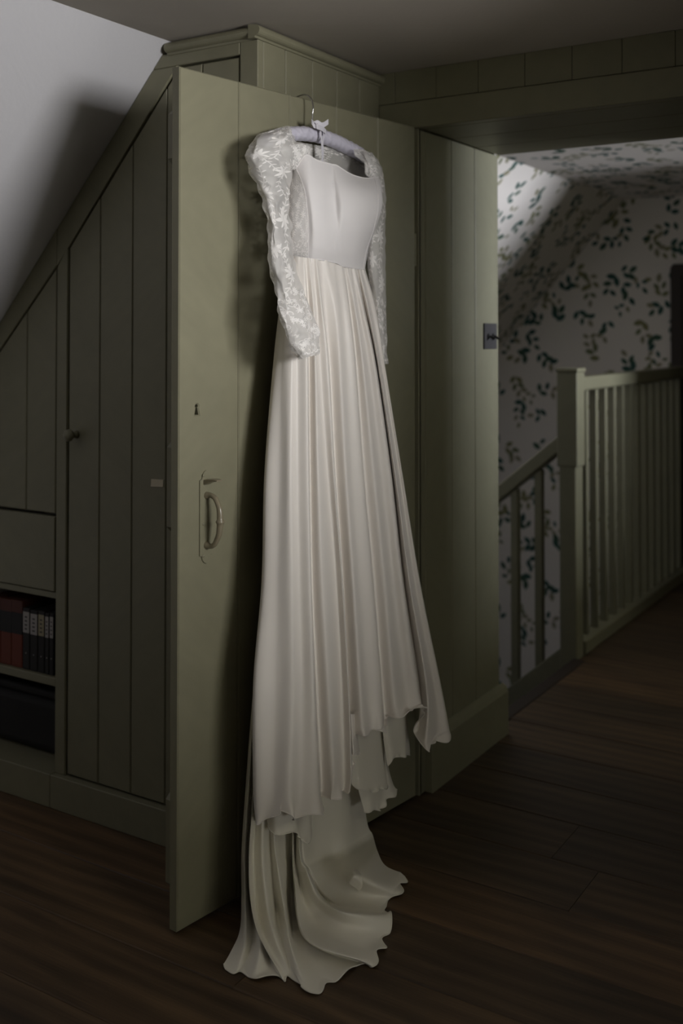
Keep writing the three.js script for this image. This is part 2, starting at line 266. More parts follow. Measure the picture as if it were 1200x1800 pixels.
// ---------------------------------------------------------------- tall cupboard under the slope
{
  const T = thing('eaves_cupboard', 'tall olive-green built-in cupboard with slanted plank door beside the hung-on door', 'cupboard', [xSide - 0.3, 0, zC]);
  const ox = -T.position.x, oz = -T.position.z;
  const add = (name, g, m, p = T) => { g.translate(ox, 0, oz); return mesh(name, g, m, p); };
  const z0 = zC - 0.022, z1 = zC;
  const dL = onZ(118, 900, zC).x, dR = onZ(419, 120, zC).x, dB = onZ(112, 1360, zC).y, dTop = onZ(419, 99, zC).y;
  const p1 = onZ(303, 135, zC), p2 = onZ(124, 430, zC), k = (p1.y - p2.y) / (p1.x - p2.x), slantY = (x) => p1.y + (x - p1.x) * k;
  const xCut = p1.x + (dTop - p1.y) / k, stL = onZ(97, 1000, zC).x;
  const e = 0.004;
  // frame round the door
  add('stile', prism([[stL, 0.09], [dL - e, 0.09], [dL - e, slantY(dL) + 0.004], [stL, slantY(stL)]], z0, z1), M.green);
  add('stile', box(dR + e, xSide, 0.09, yCeil - 0.03, z0, z1, 0.003), M.green);
  add('top_rail', prism([[xCut - 0.01, dTop + e], [dR + e - 0.0005, dTop + e], [dR + e - 0.0005, yCeil - 0.03], [slopeX(yCeil - 0.03), yCeil - 0.03], [slopeX(dTop + e), dTop + e]], z0, z1, 0.002), M.green);
  add('slanted_rail', prism([[stL, slantY(stL) + 0.0025], [xCut - 0.004, slantY(xCut) + 0.0045], [xCut - 0.011, dTop + e - 0.0005], [slopeX(dTop + e), dTop + e - 0.0005], [stL, slopeY(stL)]], z0, z1, 0.002), M.green);
  // plank door with sloping head
  const door = new THREE.Group(); door.name = 'cupboard_door'; T.add(door);
  const xs = [dL, onZ(173, 800, zC).x, onZ(230, 800, zC).x, onZ(290, 800, zC).x, onZ(354, 120, zC).x, dR];
  for (let i = 0; i < 5; i++) {
    const a = xs[i] + 0.0006, b = xs[i + 1] - 0.0006, top = (x) => Math.min(slantY(x) - 0.001, dTop - 0.001);
    const pts = [[a, dB], [b, dB], [b, top(b)]]; if (a < xCut && b > xCut) pts.push([xCut, dTop - 0.001]); pts.push([a, top(a)]);
    add('board', prism(pts, z0, z1 - 0.003, 0.003), M.green, door);
  }
  const kp = onZ(133, 764, zC);
  const kg = new THREE.LatheGeometry([[0, 0], [0.011, 0], [0.009, 0.006], [0.007, 0.014], [0.012, 0.019], [0.0165, 0.026], [0.016, 0.033], [0.011, 0.039], [0, 0.041]].map(([a, b]) => new THREE.Vector2(a, b)), 24); kg.rotateX(Math.PI / 2); kg.translate(kp.x, kp.y, z1 - 0.003);
  add('knob', kg, M.green, door);
  // boarded side that faces the room
  const zs = [zC, ...[502, 549, 592, 632].map((px, i) => onX(px, 150, xSide).z), zHead];
  for (let i = 0; i < 5; i++) add('side_board', box(xSide - 0.02, xSide, 0.0, yCeil - 0.03, zs[i + 1] + 0.0006, zs[i] - 0.0006 - (i === 0 ? 0.022 : 0), 0.0045), M.green);
  // crown moulding: half round over a small cove
  const prof = (s) => { const q = []; for (let i = 0; i <= 8; i++) { const a = -Math.PI / 2 + Math.PI * i / 8; q.push([s + 0.006 + 0.013 * Math.cos(a), yCeil - 0.018 + 0.013 * Math.sin(a)]); } return [[s - 0.015, yCeil - 0.036], [s + 0.004, yCeil - 0.036], ...q, [s - 0.015, yCeil - 0.002]]; };
  const c1 = prism(prof(xSide), zHead + 0.001, zC + 0.019, 0.0); add('crown_moulding', c1, M.green);
  const c2 = prism(prof(0), -xSide, -xTop + 0.005, 0.0); c2.rotateY(-Math.PI / 2); c2.translate(0, 0, zC);
  add('crown_moulding', c2, M.green);
  add('plinth', box(stL, xSide, 0, 0.09, zC - 0.03, zPlinth, 0.003), M.green);
  add('carcass', box(stL + 0.002, xSide - 0.022, 0.09, 0.11, zHead + 0.02, zC - 0.03, 0), M.green);
  add('back_panel', prism([[stL + 0.002, 0.11], [xSide - 0.022, 0.11], [xSide - 0.022, yCeil - 0.05], [slopeX(yCeil - 0.05), yCeil - 0.05], [stL + 0.002, slopeY(stL) - 0.02]], zHead + 0.005, zHead + 0.018, 0), M.green);

  const tp = onZ(275, 850, zC), q0 = onZ(264, 842, zC), q1 = onZ(286, 858, zC);
  tag(mesh('tape_strip', prism([[q0.x, q1.y], [q1.x + 0.0, q1.y + 0.002], [q1.x + 0.001, q0.y + 0.001], [q0.x + 0.002, q0.y]], zC - 0.0028, zC - 0.0008, 0.0006), M.tape), 'short cream strip of tape stuck on the slanted cupboard door', 'tape');
}

// ---------------------------------------------------------------- wardrobe right of the opening; it keeps the window light off the header and the hinge side of the door
{
  const x0 = 0.03, x1 = xRight - 0.004, z0 = zHead + 0.012, z1 = -1.7, T = thing('wardrobe', 'tall dark wooden double wardrobe standing right of the landing opening', 'wardrobe', [(x0 + x1) / 2, 0, (z0 + z1) / 2]);
  const add = (n, g, m, p = T) => { g.translate(-T.position.x, 0, -T.position.z); return mesh(n, g, m, p); };
  add('carcass', box(x0, x1, 0.08, 1.93, z0, z1 - 0.024, 0.004), M.darkWood);
  add('plinth', box(x0 + 0.01, x1 - 0.01, 0.001, 0.08, z0 + 0.01, z1 - 0.04, 0.003), M.darkWood);
  add('cornice', box(x0 - 0.02, x1, 1.93, 1.975, z0, z1 + 0.02, 0.012), M.darkWood);
  const xm = (x0 + x1) / 2;
  for (const [a, b, k] of [[x0 + 0.004, xm - 0.002, xm - 0.03], [xm + 0.002, x1 - 0.004, xm + 0.03]]) {
    const d = add('wardrobe_door', prism([[a, 0.085], [b, 0.085], [b, 1.925], [a, 1.925]], z1 - 0.0235, z1, 0.004), M.darkWood);
    add('knob', new THREE.SphereGeometry(0.014, 16, 10).translate(k, 1.0, z1 + 0.012), M.pewter, d);
  }
}

// ---------------------------------------------------------------- low bookcase part of the built-in, under the slope
{
  const stL = onZ(97, 1000, zC).x - 0.001, xL = -2.75;
  const B = thing('eaves_bookcase', 'low olive-green built-in bookcase with hatch and open shelves under the roof slope', 'bookcase', [stL - 0.3, 0, zC]);
  const add = (name, g, m, p = B) => { g.translate(-B.position.x, 0, -B.position.z); return mesh(name, g, m, p); };
  const z0 = zC - 0.022, z1 = zC, yH = onZ(96, 906, zC).y, yD = onZ(94, 1051, zC).y, yS1 = onZ(93, 1193, zC).y, yS0 = onZ(93, 1208, zC).y;
  const q1 = onZ(102, 465, zC), q2 = onZ(0, 615, zC), k = (q1.y - q2.y) / (q1.x - q2.x), slantY = (x) => q1.y + (x - q1.x) * k;
  add('slanted_rail', prism([[xL, slantY(xL) + 0.004], [stL, slantY(stL) + 0.004], [stL, slopeY(stL)], [xL, slopeY(xL)]], z0, z1, 0.002), M.green);
  // hatch of vertical boards with a slanted head
  const hatch = new THREE.Group(); hatch.name = 'hatch_door'; B.add(hatch);
  const xs = [stL - 0.003]; while (xs[xs.length - 1] > xL) xs.push(xs[xs.length - 1] - 0.116);
  for (let i = 0; i < xs.length - 1; i++) { const b = xs[i] - 0.0006, a = xs[i + 1] + 0.0006; add('board', prism([[a, yH + 0.004], [b, yH + 0.004], [b, slantY(b) - 0.001], [a, slantY(a) - 0.001]], z0, z1 - 0.003, 0.003), M.green, hatch); }
  add('drawer_front', box(xL, stL - 0.004, yD + 0.016, yH - 0.004, z0, z1 - 0.001, 0.003), M.green);
  add('shelf', box(xL, stL, yD - 0.003, yD + 0.014, zHead + 0.05, z1 - 0.004, 0.002), M.green);
  add('shelf', box(xL, stL, yS0, yS1, zHead + 0.05, z1 - 0.004, 0.003), M.green);
  add('base_shelf', box(xL, stL, 0.075, 0.09, zHead + 0.05, z1 - 0.001, 0.003), M.green);
  add('plinth', box(xL, stL, 0, 0.0895, zC - 0.03, zPlinth, 0.003), M.green);
  add('side_panel', box(stL - 0.0, stL + 0.001, 0.09, yH, zHead + 0.05, z0, 0), M.green);
  add('back_panel', box(xL, stL, 0.09, yH + 0.2, zHead + 0.03, zHead + 0.048, 0), M.green);

  // books and boxes on the upper shelf
  const yTop = yS1 + 0.0005, zB = zC - 0.014, w0 = (px) => onZ(px, 1120, zB).x;
  const bookMats = { red: [0.14, 0.028, 0.012], redDark: [0.085, 0.022, 0.014], black: [0.01, 0.009, 0.009], label: [0.36, 0.34, 0.33], cream: [0.34, 0.30, 0.2], ink: [0.05, 0.05, 0.05] };
  const bm = Object.fromEntries(Object.entries(bookMats).map(([n, c]) => [n, new THREE.MeshStandardMaterial({ color: new THREE.Color().setRGB(...c), roughness: 0.65 })]));
  const redBook = (x0, x1, h, label) => {
    const t = thing('book', label, 'book', [(x0 + x1) / 2, yTop, zB], 'red and black books on the bookcase shelf'), w = x1 - x0 - 0.001;
    mesh('cover', box(-w / 2, w / 2, 0, h, -0.16, 0, 0.003), bm.red, t);
    mesh('spine_band', box(-w / 2 - 0.0003, w / 2 + 0.0003, h * 0.5, h * 0.82, -0.15, 0.0006, 0.0003), bm.black, t);
    mesh('head_band', box(-w / 2 - 0.0002, w / 2 + 0.0002, h * 0.82, h + 0.0002, -0.15, 0.0005, 0.0003), bm.redDark, t);
  };
  const hR = 0.186;
  redBook(w0(20), w0(39), hR, 'red book with black spine band beside the white-labelled black books');
  redBook(w0(1), w0(20), hR - 0.002, 'red book with black spine band, second from the white-labelled black books');
  redBook(w0(-19), w0(1), hR, 'red book with black spine band, third from the white-labelled black books');
  [[39.5, 52, 'label', 'next to the red books'], [52.5, 66, 'label', 'second from the red books'], [66.5, 78, 'cream', 'with a cream yellow label among white ones'], [78.5, 86, 'label', 'right beside the cream-labelled one'], [86.5, 94, 'label', 'against the cupboard stile']].forEach(([a, b, lab, where], i) => {
    const x0 = w0(a), x1 = w0(b), w = x1 - x0 - 0.001, h = 0.17 - 0.002 * (i % 2);
    const t = thing('book', `black book with ${lab === 'cream' ? '' : 'a white spine label '}${where}`, 'book', [(x0 + x1) / 2, yTop, zB], 'white-labelled black books on the bookcase shelf');
    mesh('cover', box(-w / 2, w / 2, 0, h, -0.15, 0, 0.003), bm.black, t);
    const l = mesh('spine_label', box(-w / 2 + 0.0015, w / 2 - 0.0015, h * 0.6, h * 0.94, -0.001, 0.0006, 0.0002), bm[lab], t);
    l.userData.label = lab === 'cream' ? 'cream paper spine label' : 'white paper spine label';
    for (let k = 0; k < 4; k++) mesh('print_mark', box(-w * 0.18, w * 0.16, h * (0.65 + 0.065 * k), h * (0.65 + 0.065 * k) + 0.004, 0.0004, 0.0009, 0), bm.ink, l);
    mesh('spine_dot', box(-0.0014, 0.0014, h * 0.26, h * 0.26 + 0.003, -0.001, 0.0005, 0), bm.label, t);
  });
  const g = new THREE.Group();
  const bk = thing('storage_basket', 'black lidded storage basket on the lowest shelf of the bookcase', 'basket', [stL - 0.19, 0.0905, zC - 0.2]);
  mesh('body', new RoundedBoxGeometry(0.36, 0.16, 0.26, 3, 0.03).translate(0, 0.08, 0), bm.black, bk);
  mesh('lid', new RoundedBoxGeometry(0.37, 0.025, 0.27, 2, 0.01).translate(0, 0.172, 0), bm.black, bk);
}

// ---------------------------------------------------------------- the open plank door on which the dress hangs
const U = doorHinge.clone().sub(doorNear).setY(0), DW = U.length(); U.normalize();
const NRM = V(-U.z, 0, U.x); if (NRM.x < 0) NRM.negate();
const DOOR_T = 0.027, DOOR_H = 1.842;
const L3 = (u, y, n) => doorNear.clone().setY(y).addScaledVector(U, u).addScaledVector(NRM, n);
const D = (px, py, n) => { const d = ray(px, py), t = (doorNear.clone().addScaledVector(NRM, n).sub(EYEP).dot(NRM)) / d.dot(NRM); return EYEP.clone().addScaledVector(d, t); };
const uOf = (px, py) => D(px, py, 0).sub(doorNear).dot(U);
{
  const T = thing('plank_door', 'olive-green ledged plank door standing open with painted latch handle', 'door', [doorNear.x, 0.01, doorNear.z]);
  T.rotation.y = Math.atan2(-U.z, U.x);
  const h = DOOR_H, us = [0, uOf(420, 400), uOf(509, 400), uOf(591, 300), uOf(664, 250), DW];
  const key = (() => { const u = uOf(346.5, 722), y = D(346.5, 714, 0).y - 0.01, q = []; for (let i = 0; i <= 10; i++) { const a = -1.0 + (Math.PI + 2.0) * i / 10; q.push([u + 0.0042 * Math.cos(a), y + 0.0042 * Math.sin(a)]); } return [...q, [u - 0.0058, y - 0.019], [u + 0.0058, y - 0.019]]; })();
  for (let i = 0; i < 5; i++) mesh('board', prism([[us[i] + 0.0005, 0], [us[i + 1] - 0.0005, 0], [us[i + 1] - 0.0005, h], [us[i] + 0.0005, h]], -DOOR_T, 0, 0.003, i === 0 ? [key] : []), M.green, T);
  // three ledges across the back
  const yy = (py) => D(298, py, -0.04).y - 0.01;
  for (const [a, b] of [[190, 290], [775, 937], [1392, 1560]]) {
    const t = yy(a), s = yy(b), c = 0.014;
    mesh('ledge', prism([[0.006, s + c], [0.006 + c, s], [DW - 0.02, s], [DW - 0.006, s + c], [DW - 0.006, t - c], [DW - 0.02, t], [0.006 + c, t], [0.006, t - c]], -DOOR_T - 0.02, -DOOR_T - 0.0003, 0.003), M.green, T).userData.label = 'cross ledge on the back of the boards';
  }
  { const u = uOf(346.5, 722), y = D(346.5, 720, 0).y - 0.01; mesh('lock_case', box(u - 0.03, u + 0.03, y - 0.04, y + 0.04, -DOOR_T - 0.018, -DOOR_T - 0.0004, 0.002), M.black, T); }
  // latch: shaped backplate, thumb piece, bow handle
  const up = uOf(361, 905), yT = D(361, 838, 0).y - 0.01, yB = D(361, 980, 0).y - 0.01, hw = 0.019;
  const lob = [[-hw, yB + 0.006], [-hw, yT - 0.006], [-0.013, yT - 0.004], [-0.011, yT + 0.004], [-0.006, yT + 0.012], [0, yT + 0.015], [0.006, yT + 0.012], [0.011, yT + 0.004], [0.013, yT - 0.004], [hw, yT - 0.006], [hw, yB + 0.006], [0.013, yB + 0.004], [0.011, yB - 0.004], [0.006, yB - 0.01], [0, yB - 0.013], [-0.006, yB - 0.01], [-0.011, yB - 0.004], [-0.013, yB + 0.004]];
  const latch = new THREE.Group(); latch.name = 'latch'; T.add(latch);
  mesh('backplate', prism(lob.map(([a, b]) => [a + up, b]), 0, 0.0035, 0.001), M.green, latch);
  const yh0 = D(366, 868, 0).y - 0.012, yh1 = D(366, 955, 0).y - 0.012, ym = (yh0 + yh1) / 2, P = (y, n) => V(up, y, n);
  const hp = [P(yh0, 0.003), P(yh0 + 0.001, 0.018), P(yh0 - 0.004, 0.03), P(yh0 - 0.016, 0.039), P((yh0 + ym) / 2, 0.044), P(ym, 0.046), P((yh1 + ym) / 2, 0.042), P(yh1 + 0.016, 0.036), P(yh1 + 0.004, 0.028), P(yh1 - 0.001, 0.017), P(yh1, 0.003)];
  const hg = tube(hp, 0.0055, 60, 12);
  { // swell the grip in the middle and at the feet
    const p = hg.attributes.position, c = new THREE.CatmullRomCurve3(hp); const seg = 60, rs = 13;
    for (let i = 0; i <= seg; i++) { const t = i / seg, o = c.getPointAt(t), f = 1 + 0.35 * Math.exp(-(((t - 0.5) / 0.2) ** 2)) + 0.5 * Math.exp(-(((t - 0.5) / 0.02) ** 2)) + 0.5 * Math.exp(-((t / 0.05) ** 2)) + 0.5 * Math.exp(-(((1 - t) / 0.05) ** 2)); for (let j = 0; j < rs; j++) { const n = i * rs + j; p.setXYZ(n, o.x + (p.getX(n) - o.x) * f, o.y + (p.getY(n) - o.y) * f, o.z + (p.getZ(n) - o.z) * f); } }
    hg.computeVertexNormals();
  }
  mesh('grip', hg, M.iron, latch).userData.label = 'glossy painted bow handle';
  const yl = D(362, 846, 0).y - 0.01;
  const th = prism([[0, -0.006], [0.006, -0.006], [0.018, -0.001], [0.03, 0.003], [0.044, 0.0035], [0.045, 0.007], [0.03, 0.008], [0.015, 0.007], [0, 0.004]], -0.009, 0.009, 0.0015); th.rotateY(-Math.PI / 2); th.translate(up - 0.001, yl, 0.0);
  mesh('thumb_lever', th, M.iron, latch);
  for (const py of [835, 920, 976]) { const s = new THREE.SphereGeometry(0.0035, 10, 6); s.scale(1, 1, 0.5); s.translate(up - 0.009, D(361, py, 0).y - 0.01, 0.0035); mesh('screw', s, M.green, latch); }
  // hinges on the far edge
  for (const y of [0.3, 1.5]) mesh('hinge', new THREE.CylinderGeometry(0.005, 0.005, 0.09, 10).translate(DW + 0.002, y, -0.004), M.green, T);
}

// ---------------------------------------------------------------- light switch on the reveal
{
  const c = onX(860, 591, xJamb), t = thing('light_switch', 'dark pewter double toggle light switch plate on the green reveal', 'light switch', [xJamb, c.y, c.z]);
  const a = onX(849, 569, xJamb), b = onX(871, 614, xJamb), w = Math.abs(a.z - b.z), h = a.y - b.y;
  mesh('plate', box(0.0003, 0.005, -h / 2, h / 2, -w / 2, w / 2, 0.0015), M.pewter, t);
  for (const s of [-1, 1]) {
    const r = new THREE.CylinderGeometry(0.008, 0.009, 0.005, 16); r.rotateZ(Math.PI / 2); r.translate(0.0065, 0, s * w * 0.19); mesh('collar', r, M.black, t);
    const q = new THREE.CylinderGeometry(0.0042, 0.003, 0.02, 12); q.rotateZ(-Math.PI / 2 - 0.5); q.translate(0.017, -0.004, s * w * 0.19); mesh('toggle', q, M.black, t);
  }
}

// ---------------------------------------------------------------- landing: balustrade, stairs, dado
{
  const nz = -4.042, nx = -1.455, T = thing('landing_balustrade', 'green painted banister with square newel post and thin balusters on the landing', 'banister', [nx - 0.04, 0, nz - 0.045]);
  const add = (name, g) => { g.translate(-T.position.x, 0, -T.position.z); return mesh(name, g, M.green, T); };
  const newel = new THREE.Group(); newel.name = 'newel_post'; T.add(newel);
  const nadd = (name, g) => { g.translate(-T.position.x, 0, -T.position.z); return mesh(name, g, M.green, newel); };
  nadd('shaft', box(nx - 0.078, nx - 0.008, -0.35, 0.76, nz - 0.086, nz - 0.004, 0.006));
  nadd('head', box(nx - 0.086, nx, 0.75, 1.125, nz - 0.09, nz, 0.006));
  nadd('cap', box(nx - 0.09, nx + 0.004, 1.124, 1.142, nz - 0.094, nz + 0.004, 0.005));
  const cx = nx - 0.043;
  add('handrail', box(cx - 0.03, cx + 0.03, 1.045, 1.105, zFar + 0.002, nz - 0.09, 0.012));
  add('base_rail', box(cx - 0.03, cx + 0.043, -0.02, 0.05, zFar + 0.002, nz - 0.09, 0.006));
  const bg = box(-0.015, 0.015, 0.05, 1.046, -0.015, 0.015, 0.003);
  for (let z = nz - 0.2; z > zFar + 0.05; z -= 0.12) { const m = mesh('baluster', bg, M.green, T); m.position.set(cx - T.position.x, 0, z - T.position.z); }
  // raking flight: rail, string and balusters going down towards the eaves
  const zr = nz - 0.045, A = onZ(978, 770, zr), Bq = onZ(880, 850, zr), k = (A.y - Bq.y) / (A.x - Bq.x), x0 = nx - 0.08, x1 = x0 - 0.95;
  const ry = (x) => A.y + (x - A.x) * k;
  add('raking_handrail', prism([[x1, ry(x1) - 0.075], [x0, ry(x0) - 0.075], [x0, ry(x0)], [x1, ry(x1)]], zr - 0.03, zr + 0.03, 0.01));
  const S1 = onZ(980, 1143, zr), S2 = onZ(898, 1205, zr), sk = (S1.y - S2.y) / (S1.x - S2.x), sy = (x) => S1.y + (x - S1.x) * sk;
  add('string', prism([[x1, sy(x1) - 0.3], [x0 + 0.05, sy(x0) - 0.26], [x0 + 0.05, sy(x0) + 0.0], [x0, sy(x0)], [x1, sy(x1)]], zr - 0.02, zr + 0.02, 0.004));
  for (const px of [948, 906, 864, 822]) { const x = onZ(px, 950, zr).x; add('baluster', prism([[x - 0.016, sy(x - 0.016)], [x + 0.016, sy(x + 0.016)], [x + 0.016, ry(x) - 0.07], [x - 0.016, ry(x) - 0.07]], zr - 0.016, zr + 0.016, 0.003)); }

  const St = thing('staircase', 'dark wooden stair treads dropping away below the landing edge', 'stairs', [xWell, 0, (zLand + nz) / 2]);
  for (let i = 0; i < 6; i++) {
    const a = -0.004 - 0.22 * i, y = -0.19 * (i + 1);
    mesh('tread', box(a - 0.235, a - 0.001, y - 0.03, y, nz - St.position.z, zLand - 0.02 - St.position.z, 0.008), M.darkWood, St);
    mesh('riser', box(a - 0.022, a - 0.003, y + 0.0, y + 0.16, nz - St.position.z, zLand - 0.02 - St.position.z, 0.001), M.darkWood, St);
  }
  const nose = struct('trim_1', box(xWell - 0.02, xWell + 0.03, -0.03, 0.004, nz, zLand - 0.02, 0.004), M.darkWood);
}
{
  const a = onZ(1160, 690, zFar), b = onZ(1180, 465, zFar);
  const d = structGroup('door_1'), z = zFar + 0.001, x1 = b.x + 0.75;
  mesh('architrave', prism([[b.x, 0], [b.x + 0.06, 0], [b.x + 0.06, b.y - 0.06], [x1 - 0.06, b.y - 0.06], [x1 - 0.06, 0], [x1, 0], [x1, b.y], [b.x + 0.015, b.y], [b.x, b.y - 0.02]], z, z + 0.03, 0.003), M.darkWood, d);
  for (let i = 0; i < 5; i++) { const w = (x1 - b.x - 0.12) / 5; mesh('board', box(b.x + 0.06 + w * i + 0.001, b.x + 0.06 + w * (i + 1) - 0.001, 0.005, b.y - 0.061, z, z + 0.02, 0.003), M.darkWood, d); }
}

// ---------------------------------------------------------------- cloth helpers
function cr(p0, p1, p2, p3, t) { const t2 = t * t, t3 = t2 * t, o = V(0, 0, 0); for (const k of ['x', 'y', 'z']) o[k] = 0.5 * (2 * p1[k] + (p2[k] - p0[k]) * t + (2 * p0[k] - 5 * p1[k] + 4 * p2[k] - p3[k]) * t2 + (3 * p1[k] - p0[k] - 3 * p2[k] + p3[k]) * t3); return o; }
const crAt = (a, t, closed) => { const n = a.length, m = closed ? n : n - 1, i = Math.min(Math.floor(t * m), m - 1), f = t * m - i, g = closed ? (k) => a[(k + n) % n] : (k) => a[Math.max(0, Math.min(n - 1, k))]; return cr(g(i - 1), g(i), g(i + 1), g(i + 2), f); };
// cols: polylines running down the cloth; returns the surface and its last row
function cloth(cols, nu, nv, { closed = false, deform, uvScale } = {}) {
  const rows = [], down = cols.map((c) => Array.from({ length: nv + 1 }, (_, j) => crAt(c, j / nv)));
  for (let j = 0; j <= nv; j++) { const line = down.map((c) => c[j]), row = []; for (let i = 0; i <= nu; i++) row.push(crAt(line, i / nu, closed)); rows.push(row); }
  if (deform) for (let j = 0; j <= nv; j++) { let s = 0; const src = rows[j].map((p) => p.clone()); for (let i = 0; i <= nu; i++) { if (i) s += src[i].distanceTo(src[i - 1]); deform(rows[j][i], i / nu, j / nv, s); } }
  const pos = [], uv = [], idx = [];
  for (let j = 0; j <= nv; j++) for (let i = 0; i <= nu; i++) { const p = rows[j][i]; pos.push(p.x, p.y, p.z); uv.push(i / nu, 1 - j / nv); }
  for (let j = 0; j < nv; j++) for (let i = 0; i < nu; i++) { const a = j * (nu + 1) + i, b = a + 1, c = a + nu + 1, d = c + 1; idx.push(a, c, b, b, c, d); }
  const g = new THREE.BufferGeometry(); g.setAttribute('position', new THREE.Float32BufferAttribute(pos, 3)); g.setAttribute('uv', new THREE.Float32BufferAttribute(uv, 2)); g.setIndex(idx); g.computeVertexNormals();
  return { g, hem: rows[nv], top: rows[0], rows };
}
const lift = (p, h = 0.003) => { if (p.y < h) p.y = h + 0.15 * Math.max(-0.01, p.y - h) * 0; return p; };
// photo pixel at distance n from the door face, or on the floor where that would lie below it
const DF = (px, py, n, h = 0.004) => { const p = D(px, py, n); return p.y < h || n >= 0.28 ? onY(px, py, h) : p; };
const ruffle = (amp, freq, from, ph = 0) => (p, u, v, s) => { if (v > from) { const k = ((v - from) / (1 - from)) ** 2, w = Math.sin(s * freq + ph + 2.2 * Math.sin(s * freq * 0.37 + ph)); p.addScaledVector(NRM, amp * k * w); p.y += amp * 0.7 * k * Math.sin(s * freq * 0.8 + 1.3 + ph); } if (p.y < 0.003) p.y = 0.003; };

// ---------------------------------------------------------------- the dress
{
  const T = thing('wedding_dress', 'ivory satin wedding dress with lace sleeves and trailing hem, hung on the door', 'dress', [L3(0.4, 0, 0.15).x, 0, L3(0.4, 0, 0.15).z]);
  const add = (name, g, m, p = T) => { g.translate(-T.position.x, 0, -T.position.z); return mesh(name, g, m, p); };
  const hemTube = (line, r, mat, parent, name = 'rolled_hem') => { const q = line.filter((_, i) => i % 2 === 0); add(name, tube(q, r, q.length * 2, 6), mat, parent); };

  // ---- skirt, front layer: columns follow the pleats seen in the photograph
  const LV = [0, 540, 640, 832, 1023, 1215], FR = [0, 0.08, 0.2, 0.42, 0.65, 0.85, 1], AM = [0.15, 0.6, 0.85, 1, 1.2, 1.35, 1.5];
  const waistY = (x) => x < 576 ? 449 + (x - 506) * 9 / 70 : Math.min(474, 458 + (x - 576) * 15 / 62);
  const SK = [ // x at the six levels, hem x, hem y, n at waist, n at hem, fold height
    [512, 500, 487, 473, 468, 457, 452, 1430, 0.025, 0.07, 0],
    [506, 491, 480, 465, 460, 445, 447, 1446, 0.052, 0.14, 0],
    [511, 502, 496, 492, 489, 486, 480, 1437, 0.085, 0.176, 0],
    [516, 514, 511, 509, 511, 513, 506, 1430, 0.10, 0.20, 0.005],
    [522, 523, 523, 523, 526, 530, 525, 1440, 0.112, 0.21, -0.002],
    [533, 539, 540, 542, 546, 552, 560, 1430, 0.122, 0.216, 0.008],
    [536, 542, 543, 545, 548, 557, 566, 1408, 0.122, 0.216, -0.014],
    [543, 551, 554, 559, 567, 578, 588, 1402, 0.125, 0.22, 0.005],
    [549, 557, 562, 575, 590, 600, 604, 1397, 0.127, 0.222, -0.003],
    [556, 566, 577, 588, 602, 613, 620, 1388, 0.13, 0.224, 0.01],
    [560, 569, 579, 589, 602, 611, 615, 1305, 0.13, 0.216, -0.022],
    [575, 590, 597, 607, 620, 632, 636, 1292, 0.131, 0.216, 0.004],
    [588, 600, 608, 618, 632, 646, 653, 1286, 0.13, 0.216, 0.0],
    [601, 612, 623, 637, 654, 669, 672, 1289, 0.13, 0.218, 0.008],
    [604, 615, 626, 640, 657, 672, 677, 1268, 0.13, 0.218, -0.016],
    [611, 624, 638, 657, 676, 692, 698, 1257, 0.13, 0.22, 0.003],
    [617, 630, 647, 669, 690, 711, 720, 1251, 0.128, 0.22, -0.002],
    [624, 638, 659, 686, 707, 735, 745, 1240, 0.127, 0.222, 0.01],
    [627, 641, 661, 688, 710, 738, 731, 1288, 0.125, 0.222, -0.02],
    [630, 646, 665, 694, 719, 750, 748, 1315, 0.124, 0.226, 0.004],
    [635, 652, 670, 701, 728, 763, 768, 1302, 0.12, 0.226, -0.004],
    [641, 660, 676, 707, 738, 777, 792, 1297, 0.115, 0.225, 0.003],
    [640, 657, 671, 700, 730, 768, 778, 1294, 0.08, 0.16, 0],
    [634, 648, 660, 688, 716, 752, 760, 1285, 0.045, 0.08, 0],
  ];
  const skCols = SK.map((c) => [0, 1, 2, 3, 4, 5, 6].map((j) => { const x = j < 6 ? c[j] : c[6], y = j === 0 ? waistY(c[0]) : j < 6 ? LV[j] : c[7]; return D(x, y, c[8] + (c[9] - c[8]) * FR[j] + c[10] * AM[j]); }));
  const sk = cloth(skCols, 460, 150, { deform: (p, u, v, s) => { p.addScaledVector(NRM, 0.0012 * Math.sin(u * 150 + 2 * Math.sin(v * 5)) * Math.exp(-v * 14)); ruffle(0.009, 92, 0.95)(p, u, v, s); } });
  const front = add('front_skirt', sk.g, M.satin); hemTube(sk.hem, 0.0013, M.satin, front);

  // ---- under layers showing below the front hem
  const sheet = (name, cols, nu, nv, mat, ruf) => { const c = cloth(cols.map((q) => q.map((p) => DF(...p))), nu, nv, { deform: ruf }); const m = add(name, c.g, mat); hemTube(c.hem, 0.0012, mat, m); return m; };
  sheet('underskirt', [
    [[468, 1250, 0.12], [466, 1380, 0.13], [470, 1452, 0.135]],
    [[485, 1250, 0.14], [482, 1390, 0.155], [484, 1464, 0.16]],
    [[505, 1250, 0.15], [502, 1390, 0.165], [503, 1466, 0.17]],
    [[522, 1250, 0.15], [518, 1390, 0.165], [521, 1463, 0.17]],
    [[530, 1250, 0.14], [526, 1390, 0.15], [529, 1477, 0.155]],
    [[545, 1250, 0.13], [541, 1390, 0.14], [546, 1482, 0.145]],
    [[552, 1250, 0.12], [548, 1390, 0.13], [549, 1476, 0.13]]], 90, 40, M.chiffon, ruffle(0.004, 110, 0.9, 1));
